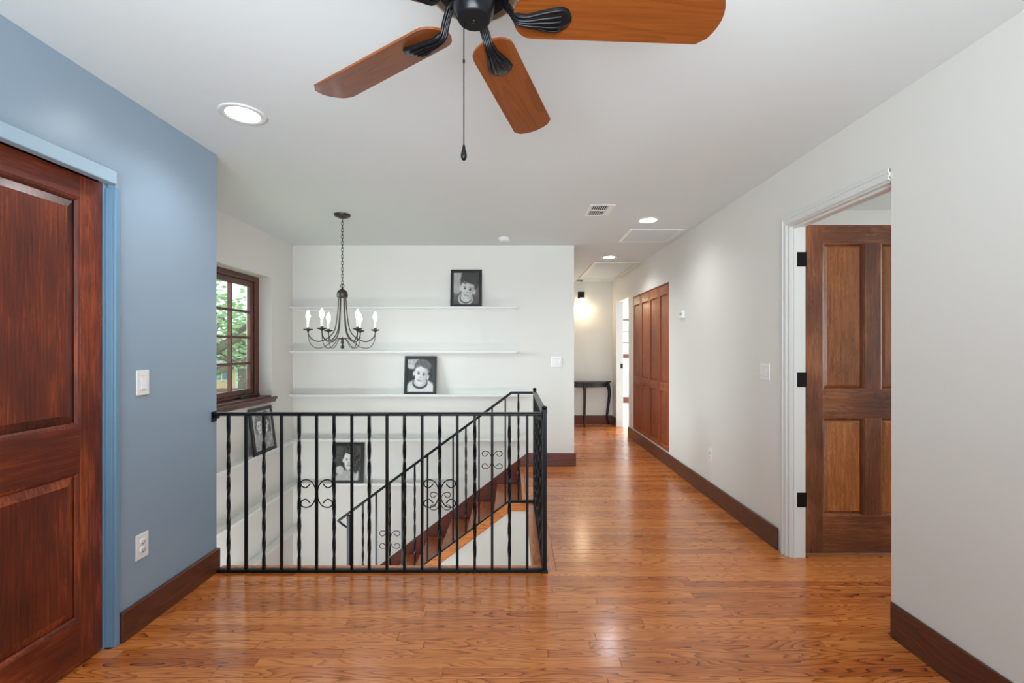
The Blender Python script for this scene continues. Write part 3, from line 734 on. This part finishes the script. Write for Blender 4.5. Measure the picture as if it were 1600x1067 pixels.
# supply vent
t = thing('ceiling_vent', (.613, 3.60, CEIL), 'small white slotted air vent in the landing ceiling', 'vent')
b = MB(); W_, D_ = .20, .295
b.box(0, W_, 0, .018, -.006, -.0005); b.box(0, W_, D_-.018, D_, -.006, -.0005); b.box(0, .02, .018, D_-.018, -.006, -.0005); b.box(W_-.05, W_, .018, D_-.018, -.006, -.0005)
b.box(.02, W_-.05, D_/2-.008, D_/2+.008, -.006, -.0005)
part('vent_frame', b, M['plastic'], t, bev=.002)
b = MB(); b.box(.02, W_-.05, .018, D_-.018, -.0012, -.0004); part('duct', b, M['dark_hole'], t, 'flat black sheet behind the slats, painted as the shade of the opening')  # shade of the vent opening made as a flat black sheet
for i in range(8):
    for (ya, yb) in ((.018, D_/2-.008), (D_/2+.008, D_-.018)):
        x = .027+i*.0165; b = MB(); b.box(x-.0030, x+.0030, ya, yb, -.0036, -.0016); part('slat', b, M['plastic'], t)
# return grille
t = thing('return_grille', (1.115, 4.35, CEIL), 'large square grey return air grille in the ceiling near the right wall', 'vent')
W_, D_ = .535, .52
b = MB(); b.box(0, W_, 0, .035, -.008, -.0005); b.box(0, W_, D_-.035, D_, -.008, -.0005); b.box(0, .035, .035, D_-.035, -.008, -.0005); b.box(W_-.045, W_, .035, D_-.035, -.008, -.0005)
part('grille_frame', b, M['plastic'], t, bev=.003)
b = MB(); b.box(.035, W_-.045, .035, D_-.035, -.002, -.0006); part('filter', b, M['grille'], t)
b = MB()
for i in range(34):
    y = .042+i*.0133; b.add([(.035, y, -.002), (W_-.045, y, -.002), (W_-.045, y+.006, -.007), (.035, y+.006, -.007), (.035, y+.007, -.006), (W_-.045, y+.007, -.006)], [(0, 1, 2, 3), (3, 2, 5, 4), (0, 4, 5, 1)])
part('louvres', b, M['grille'], t, kind='stuff')
# attic hatch
t = thing('attic_hatch', (1.07, 6.0, CEIL), 'white framed attic hatch in the hall ceiling', 'hatch')
W_, D_ = .625, 1.49
b = MB(); q = .055
b.box(0, W_, 0, q, -.014, -.0005); b.box(0, W_, D_-q, D_, -.014, -.0005); b.box(0, q, q, D_-q, -.014, -.0005); b.box(W_-q, W_, q, D_-q, -.014, -.0005)
part('hatch_trim', b, M['white_trim'], t, bev=.003)
b = MB(); b.box(q+.006, W_-q-.006, q+.006, D_-q-.006, -.006, -.0008); part('hatch_panel', b, M['ceil'], t, bev=.002)
# detectors
t = thing('smoke_detector', (-.09, 4.70, CEIL), 'round white smoke detector on the ceiling before the ledge wall', 'smoke detector')
b = MB(); b.lathe([(.065, -.0005), (.066, -.012), (.06, -.016)], 28); part('base', b, M['plastic'], t)
b = MB(); b.lathe([(.058, -.016), (.055, -.032), (.035, -.038), (.001, -.039)], 28); part('cover', b, M['plastic'], t)
t = thing('alarm_box', (1.12, 7.66, CEIL), 'small grey box on the hall ceiling above the sconce', 'alarm')
b = MB(); b.box(-.055, .055, -.05, .05, -.03, -.0005); part('body', b, M['grille'], t, bev=.006)
b = MB(); [b.box(-.04, .04, -.0515, -.0495, -.024+i*.006, -.021+i*.006) for i in range(3)]; part('louvres', b, M['dark_hole'], t)

# ------------------------------------------------------------------ switches, outlets, thermostat (face looks along +X when rot = 0, plate in local YZ)
def plate(name, loc, rotz, w_, label, cat, kind, group=None):
    t = thing(name, loc, label, cat, group, (0, 0, rotz))
    b = MB(); b.box(.0005, .006, -w_/2, w_/2, -.0585, .0585); part('cover_plate', b, M['plastic'], t, bev=.003)
    if kind == 'switch':
        for yy in ([0] if w_ < .1 else [-.023, .023]):
            b = MB(); b.box(.006, .007, yy-.0175, yy+.0175, -.034, .034); part('rocker_frame', b, M['grille'], t)
            b = MB(); b.prism([(.007, -.031), (.0125, -.031), (.008, .031), (.007, .031)], yy-.0155, yy+.0155, 'XZ'); part('rocker', b, M['plastic'], t)
    else:
        for zz in (-.019, .019):
            b = MB(); b.lathe([(.0165, 0), (.0160, .002), (.001, .002)], 20, mat=Matrix.Translation((.006, 0, zz)) @ Matrix.Rotation(PI/2, 4, 'Y')); s = part('socket', b, M['plastic'], t)
            b = MB(); b.box(.0081, .0085, -.007, -.005, zz, zz+.008); b.box(.0081, .0085, .005, .007, zz, zz+.008); b.box(.0081, .0085, -.002, .002, zz-.010, zz-.006); part('slot', b, M['dark_hole'], s)
        b = MB(); b.lathe([(.003, 0), (.002, .0015)], 10, mat=Matrix.Translation((.006, 0, 0)) @ Matrix.Rotation(PI/2, 4, 'Y')); part('screw', b, M['grille'], t)
plate('light_switch', (XL, 2.139, 1.142), 0, .073, 'single white rocker switch on the blue wall', 'switch', 'switch', 'white rocker switches')
plate('power_outlet', (XL, 2.135, .378), 0, .073, 'white power outlet low on the blue wall', 'outlet', 'outlet', 'white power outlets')
plate('light_switch', (XR, 3.094, 1.144), PI, .118, 'double white switch on the right wall beside the open brown door', 'switch', 'switch', 'white rocker switches')
plate('power_outlet', (XR, 3.95, .38), PI, .073, 'white power outlet low on the right wall near the closet', 'outlet', 'outlet', 'white power outlets')
plate('light_switch', (.482, YF, 1.1525), -PI/2, .118, 'double white switch on the ledge wall beside the hall', 'switch', 'switch', 'white rocker switches')
t = thing('thermostat', (XR, 4.585, 1.634), 'small white thermostat on the right wall beside the closet doors', 'thermostat', None, (0, 0, PI))
b = MB(); b.box(.0005, .006, -.05, .05, -.035, .045); part('back_plate', b, M['plastic'], t, bev=.002)
b = MB(); b.box(.006, .028, -.042, .042, -.03, .04); part('body', b, M['plastic'], t, bev=.004)
b = MB(); b.box(.028, .029, -.025, .025, 0, .028); part('display', b, simple('lcd_grey', srgb(150, 156, 150), .2), t, 'grey display')

# ------------------------------------------------------------------ framed portraits
def soft(d, s=.03): return max(0., min(1., .5-d/s))
def ell(u, v, cx, cy, rx, ry, rot=0., s=.06):
    c, n = math.cos(rot), math.sin(rot); x, y = u-cx, v-cy; x, y = x*c+y*n, -x*n+y*c
    return soft((math.hypot(x/rx, y/ry)-1)*min(rx, ry), s*min(rx, ry)*2+.012)
def noise(u, v, k): return .5+.5*math.sin(u*k*1.7+math.sin(v*k*1.3)*2)*math.sin(v*k*2.1+math.cos(u*k*.9)*2)
def face(g, u, v, cx, cy, r, rot, skin=.80):
    """a generic child's face: shading, eyes, nose, mouth"""
    c, n = math.cos(rot), math.sin(rot)
    def at(x, y): return cx+(x*c-y*n)*r, cy+(x*n+y*c)*r
    def mix(g, a, val): return g*(1-a)+val*a
    for sx in (-1, 1):
        e = at(sx*.98, -.02); g = mix(g, ell(u, v, e[0], e[1], .16*r, .28*r, rot), skin*.9)
    sk = skin-.08*noise(u, v, 9)-.20*max(0, ((u-cx)*c+(v-cy)*n)/r)
    e = at(0, .22); g = mix(g, ell(u, v, e[0], e[1], .92*r, 1.02*r, rot), sk)
    e = at(0, -.40); g = mix(g, ell(u, v, e[0], e[1], .70*r, .84*r, rot), sk)
    for sx in (-1, 1):
        e = at(sx*.36, .10); g = mix(g, ell(u, v, e[0], e[1], .17*r, .10*r, rot), .22)
        e = at(sx*.38, .30); g = mix(g, .6*ell(u, v, e[0], e[1], .24*r, .06*r, rot), .3)
    e = at(.02, -.28); g = mix(g, .5*ell(u, v, e[0], e[1], .16*r, .09*r, rot), .42)
    e = at(0, -.62); g = mix(g, .75*ell(u, v, e[0], e[1], .32*r, .10*r, rot), .34)
    e = at(0, -.60); g = mix(g, .6*ell(u, v, e[0], e[1], .22*r, .04*r, rot), .84)
    return g
def mix(g, a, v): return g*(1-a)+v*a
def hair(g, u, v, cx, cy, rx, ry, rot, val, tex, k):
    """hair mass with strands"""
    return mix(g, ell(u, v, cx, cy, rx, ry, rot), val + tex*(noise(u*1.3, v*.8, k)-.5))
def boy_dark(u, v):
    g = .34+.05*noise(u, v, 20)
    g = mix(g, ell(u, v, .12, .78, .27, .46), .58+.10*noise(u, v, 22))
    g = mix(g, ell(u, v, .55, -.04, .58, .34), .31)
    g = mix(g, ell(u, v, .48, .17, .29, .20), .82); g = mix(g, ell(u, v, .49, .19, .25, .17), .22); g = mix(g, ell(u, v, .50, .21, .22, .15), .74)
    g = hair(g, u, v, .64, .72, .37, .33, -.15, .24, .10, 40)
    g = face(g, u, v, .55, .45, .29, -.20, .82)
    g = hair(g, u, v, .70, .86, .40, .22, -.22, .24, .08, 44)
    return mix(g, .8*ell(u, v, .40, .71, .13, .05, -.5), .27)
def boy_white(u, v):
    g = .16+.05*noise(u, v, 12); g = mix(g, ell(u, v, .2, .95, .38, .25), .62+.2*noise(u, v, 16))
    g = mix(g, ell(u, v, .5, .04, .58, .36), .84-.05*noise(u, v, 12)); g = mix(g, ell(u, v, .49, .27, .29, .18), .10); g = mix(g, ell(u, v, .49, .30, .25, .16), .72)
    g = hair(g, u, v, .58, .74, .31, .25, -.22, .32, .22, 34)
    g = face(g, u, v, .52, .51, .28, -.22, .90)
    g = hair(g, u, v, .66, .86, .28, .13, -.35, .36, .2, 40)
    return mix(g, .7*ell(u, v, .42, .80, .12, .05, .3), .40)
def girl_curls(u, v):
    g = .24+.08*noise(u, v, 14); g = hair(g, u, v, .60, .56, .38, .42, 0, .20, .34, 36)
    g = mix(g, ell(u, v, .46, .0, .46, .30), .62+.1*noise(u, v, 25)); g = mix(g, ell(u, v, .17, .30, .16, .12), .88-.25*noise(u, v, 40))
    g = mix(g, ell(u, v, .86, .14, .06, .16), .74)
    g = face(g, u, v, .52, .57, .22, -.05, .90)
    g = hair(g, u, v, .58, .88, .27, .13, -.15, .22, .34, 36)
    return hair(g, u, v, .80, .55, .10, .34, .1, .20, .36, 40)
def two_kids(u, v):
    g = .70+.06*noise(u, v, 10); g = hair(g, u, v, .30, .62, .21, .34, 0, .42, .3, 30); g = hair(g, u, v, .72, .60, .24, .38, 0, .34, .3, 32)
    g = mix(g, ell(u, v, .30, .12, .34, .32), .74-.22*noise(u, v, 28)); g = mix(g, ell(u, v, .76, .10, .32, .32), .70-.3*noise(u, v, 22))
    g = face(g, u, v, .34, .60, .15, .1, .88); g = face(g, u, v, .66, .62, .16, .12, .88)
    g = hair(g, u, v, .33, .84, .16, .10, .1, .42, .3, 30); return hair(g, u, v, .70, .86, .19, .11, .1, .34, .3, 32)
def portrait(loc, rotz, w_, h_, lean, func, label, brd=.034, roll=0.):
    """frame leaning back against the wall; local y points to the wall"""
    t = thing('photo_frame', loc, label, 'picture frame', 'framed portraits on the ledges')
    t.rotation_mode = 'XYZ'; t.matrix_world = Matrix.Translation(loc) @ Matrix.Rotation(rotz, 4, 'Z') @ Matrix.Rotation(-lean, 4, 'X') @ Matrix.Rotation(roll, 4, 'Y')
    b = MB(); a = w_/2
    b.box(-a, a, 0, .018, 0, brd); b.box(-a, a, 0, .018, h_-brd, h_); b.box(-a, -a+brd, 0, .018, brd, h_-brd); b.box(a-brd, a, 0, .018, brd, h_-brd)
    part('frame_border', b, M['frame'], t, 'black frame border', .003)
    b = MB(); b.box(-a+brd, a-brd, .010, .016, brd, h_-brd); part('backing', b, M['frame'], t)
    NX_, NY_ = 54, 66; vs = []; cs = []
    for j in range(NY_+1):
        for i in range(NX_+1):
            u, v = i/NX_, j/NY_; vs.append((-a+brd+u*(w_-2*brd), .007, brd+v*(h_-2*brd))); cs.append(max(0, min(1, func(u, v)))**2.0)
    fs = [(j*(NX_+1)+i, j*(NX_+1)+i+1, (j+1)*(NX_+1)+i+1, (j+1)*(NX_+1)+i) for j in range(NY_) for i in range(NX_)]
    me = bpy.data.meshes.new('photo'); me.from_pydata(vs, [], fs)
    ca = me.color_attributes.new('print', 'FLOAT_COLOR', 'POINT')
    ca.data.foreach_set('color', [x for c in cs for x in (c, c, c*.98, 1)])
    me.materials.append(M['print']); me.update()
    link('photo', me, None, t)['label'] = 'black and white portrait print'
yl = YF-.075
portrait((-.514, yl, LZ[0]+.0026), 0, .345, .42, math.radians(7.0), boy_dark, 'black framed photo of a smiling boy in a dark top, on the topmost ledge')
portrait((-1.017, yl, LZ[2]+.0026), 0, .352, .425, math.radians(7.0), boy_white, 'black framed photo of a boy in a white shirt, on the middle ledge')
portrait((-1.81, yl, LZ[4]+.0026), 0, .345, .44, math.radians(7.0), girl_curls, 'black framed photo of a smiling girl, on the lowest ledge')
portrait((XS+.082, 4.352, .3078), PI/2, .385, .435, math.radians(7.5), two_kids, 'black framed photo of two children leaning on the ledge under the window')

# ------------------------------------------------------------------ hall: console table and sconce
tb = thing('console_table', (1.19, YH-.022, 0), 'dark half-moon console table with curved legs at the hall end', 'table')
b = MB(); TR, TD = .50, .30; pts = [(TR*math.cos(PI+PI*i/24), TD*math.sin(PI+PI*i/24)) for i in range(25)]
b.prism(pts, .715, .738, 'XY'); part('tabletop', b, M['table'], tb, bev=.005)
b = MB(); pts = [(TR*.90*math.cos(PI+PI*i/24), TD*.88*math.sin(PI+PI*i/24)-.004) for i in range(25)]; b.prism(pts, .645, .715, 'XY'); part('apron', b, M['table'], tb)
for dx, dy, ox, oy in ((.43, -.03, 1, -.15), (-.43, -.03, -1, -.15), (0, -.25, 0, -1)):
    b = MB(); P = [(dx, dy, .715), (dx+ox*.018, dy+oy*.018, .64), (dx+ox*.032, dy+oy*.032, .55), (dx+ox*.02, dy+oy*.02, .38), (dx-ox*.004, dy-oy*.004, .2), (dx-ox*.004, dy-oy*.004, .08), (dx+ox*.022, dy+oy*.022, .02), (dx+ox*.036, dy+oy*.03, .0)]
    Q = catmull(P, 4); b.tube([tuple(q) for q in Q], [.031-.014*min(1, i/(len(Q)-1)*1.25)+(.006 if i > len(Q)-4 else 0) for i in range(len(Q))], 10); part('leg', b, M['table'], tb)
sn = thing('wall_sconce', (1.175, YH, 2.1), 'lit wall sconce with dark bracket and glass shade at the hall end', 'wall lamp')
b = MB(); b.box(-.055, .055, -.02, -.0005, .05, .17); part('back_plate', b, M['bronze'], sn, bev=.005)
b = MB(); b.tube([(0, -.02, .13), (0, -.07, .135), (0, -.095, .115), (0, -.10, .085)], .009, 8); b.lathe([(.028, .05), (.03, .075), (.015, .09)], 16, (0, -.10, 0)); part('arm', b, M['bronze'], sn)
b = MB(); b.lathe([(.03, .055), (.05, .035), (.066, .0), (.078, -.06), (.076, -.06), (.063, 0), (.047, .033), (.02, .05)], 24, (0, -.10, 0)); part('shade', b, M['shade'], sn, 'glowing glass bell shade')
b = MB(); b.lathe([(.008, .045), (.012, .03), (.026, -.005), (.02, -.03), (.003, -.04)], 14, (0, -.10, 0)); part('bulb', b, M['bulb'], sn)
point('sconce_light', (1.175, YH-.13, 2.02), 3.4, .04, (1, .80, .52))

# ------------------------------------------------------------------ outside the stairwell window
G = -2.78
b = MB(); b.box(-90, -2.7, -5, 90, G-.2, G)
struct('ground', b, M['grass'], 'green lawn outside the stairwell window', 'lawn')
ho = thing('neighbour_house', (-27, 43, G), 'cream neighbouring house with grey roof seen through the window', 'house')
b = MB(); b.box(-9, 9, 0, 8, 0, 2.5); part('house_wall', b, M['house'], ho)
b = MB(); b.add([(-9.8, -.8, 2.5), (9.8, -.8, 2.5), (9.8, 8.8, 2.5), (-9.8, 8.8, 2.5), (-6, 4, 5.0), (6, 4, 5.0)], [(0, 1, 5, 4), (1, 2, 5), (2, 3, 4, 5), (3, 0, 4), (3, 2, 1, 0)]); b.box(-9.8, 9.8, -.85, -.8, 2.35, 2.6); part('roof', b, M['roof'], ho)
for x in (-1.9, -6.0):
    b = MB(); b.box(x, x+2.2, -.06, .02, 1.0, 2.1); f = part('window', b, M['house_white'], ho); b = MB(); [b.box(x+.08+i*.7, x+.70+i*.7, -.08, -.06, 1.08, 2.02) for i in range(3)]; part('pane', b, M['house_glass'], f)
b = MB(); b.box(.8, 2.4, -.06, .02, .3, 2.3); f = part('door', b, M['house_white'], ho); b = MB(); b.box(1.35, 1.85, -.09, -.06, .8, 2.1); part('pane', b, M['house_glass'], f)
b = MB(); b.box(-.6, 3.6, -1.4, 0, 0, .28); part('step', b, M['house_step'], ho)
def tree(loc, seed, label, h=7., spread=3.2, leaves=2600):
    rr = random.Random(seed); t = thing('oak_tree', loc, label, 'tree', 'trees outside the stairwell window')
    b = MB(); b.tube(catmull([(0, 0, 0), (.1, 0, h*.2), (-.1, .1, h*.42), (.3, 0, h*.62)], 4), [.34-.012*i for i in range(13)], 9)
    tips = []
    for k in range(9):
        a = 2*PI*k/9+rr.random()*.5; z0 = h*(.36+.24*rr.random()); ln = spread*(.7+.4*rr.random())
        P = catmull([(0, 0, z0), (math.cos(a)*ln*.35, math.sin(a)*ln*.35, z0+.6), (math.cos(a)*ln*.7, math.sin(a)*ln*.7, z0+1.0+rr.random()), (math.cos(a)*ln, math.sin(a)*ln, z0+1.2+1.6*rr.random())], 4)
        b.tube(P, [.21-.014*i for i in range(len(P))], 7); tips += P[4:]
    part('trunk', b, M['bark'], t)
    b = MB()
    for i in range(leaves):
        p = rr.choice(tips) + Vector((rr.gauss(0, .75), rr.gauss(0, .75), rr.gauss(.15, .65)))
        s = .10+.10*rr.random(); R = Matrix.Rotation(rr.random()*6.28, 3, 'Z') @ Matrix.Rotation(rr.random()*3.1, 3, 'X')
        q = [p + R @ Vector(v) for v in ((-s, 0, 0), (0, -s*.5, .02), (s, 0, 0), (0, s*.5, .02))]
        b.add(q, [(0, 1, 2, 3)])
    part('foliage', b, M['leaf'], t, kind='stuff')
tree((-13.6, 19.5, G), 3, 'oak tree with pale limbs, nearest the stairwell window', 7.5, 4.0, 1700)
tree((-21.5, 36, G), 5, 'leafy tree right before the neighbouring house', 7.5, 3.6, 1800)
tree((-31.0, 58, G), 8, 'tree rising above the neighbouring house roof', 10.5, 5.0, 3000)
tree((-46.0, 57, G), 11, 'tree farthest off, past the left end of the house', 12, 5.5, 3000)
bpy.context.view_layer.update()
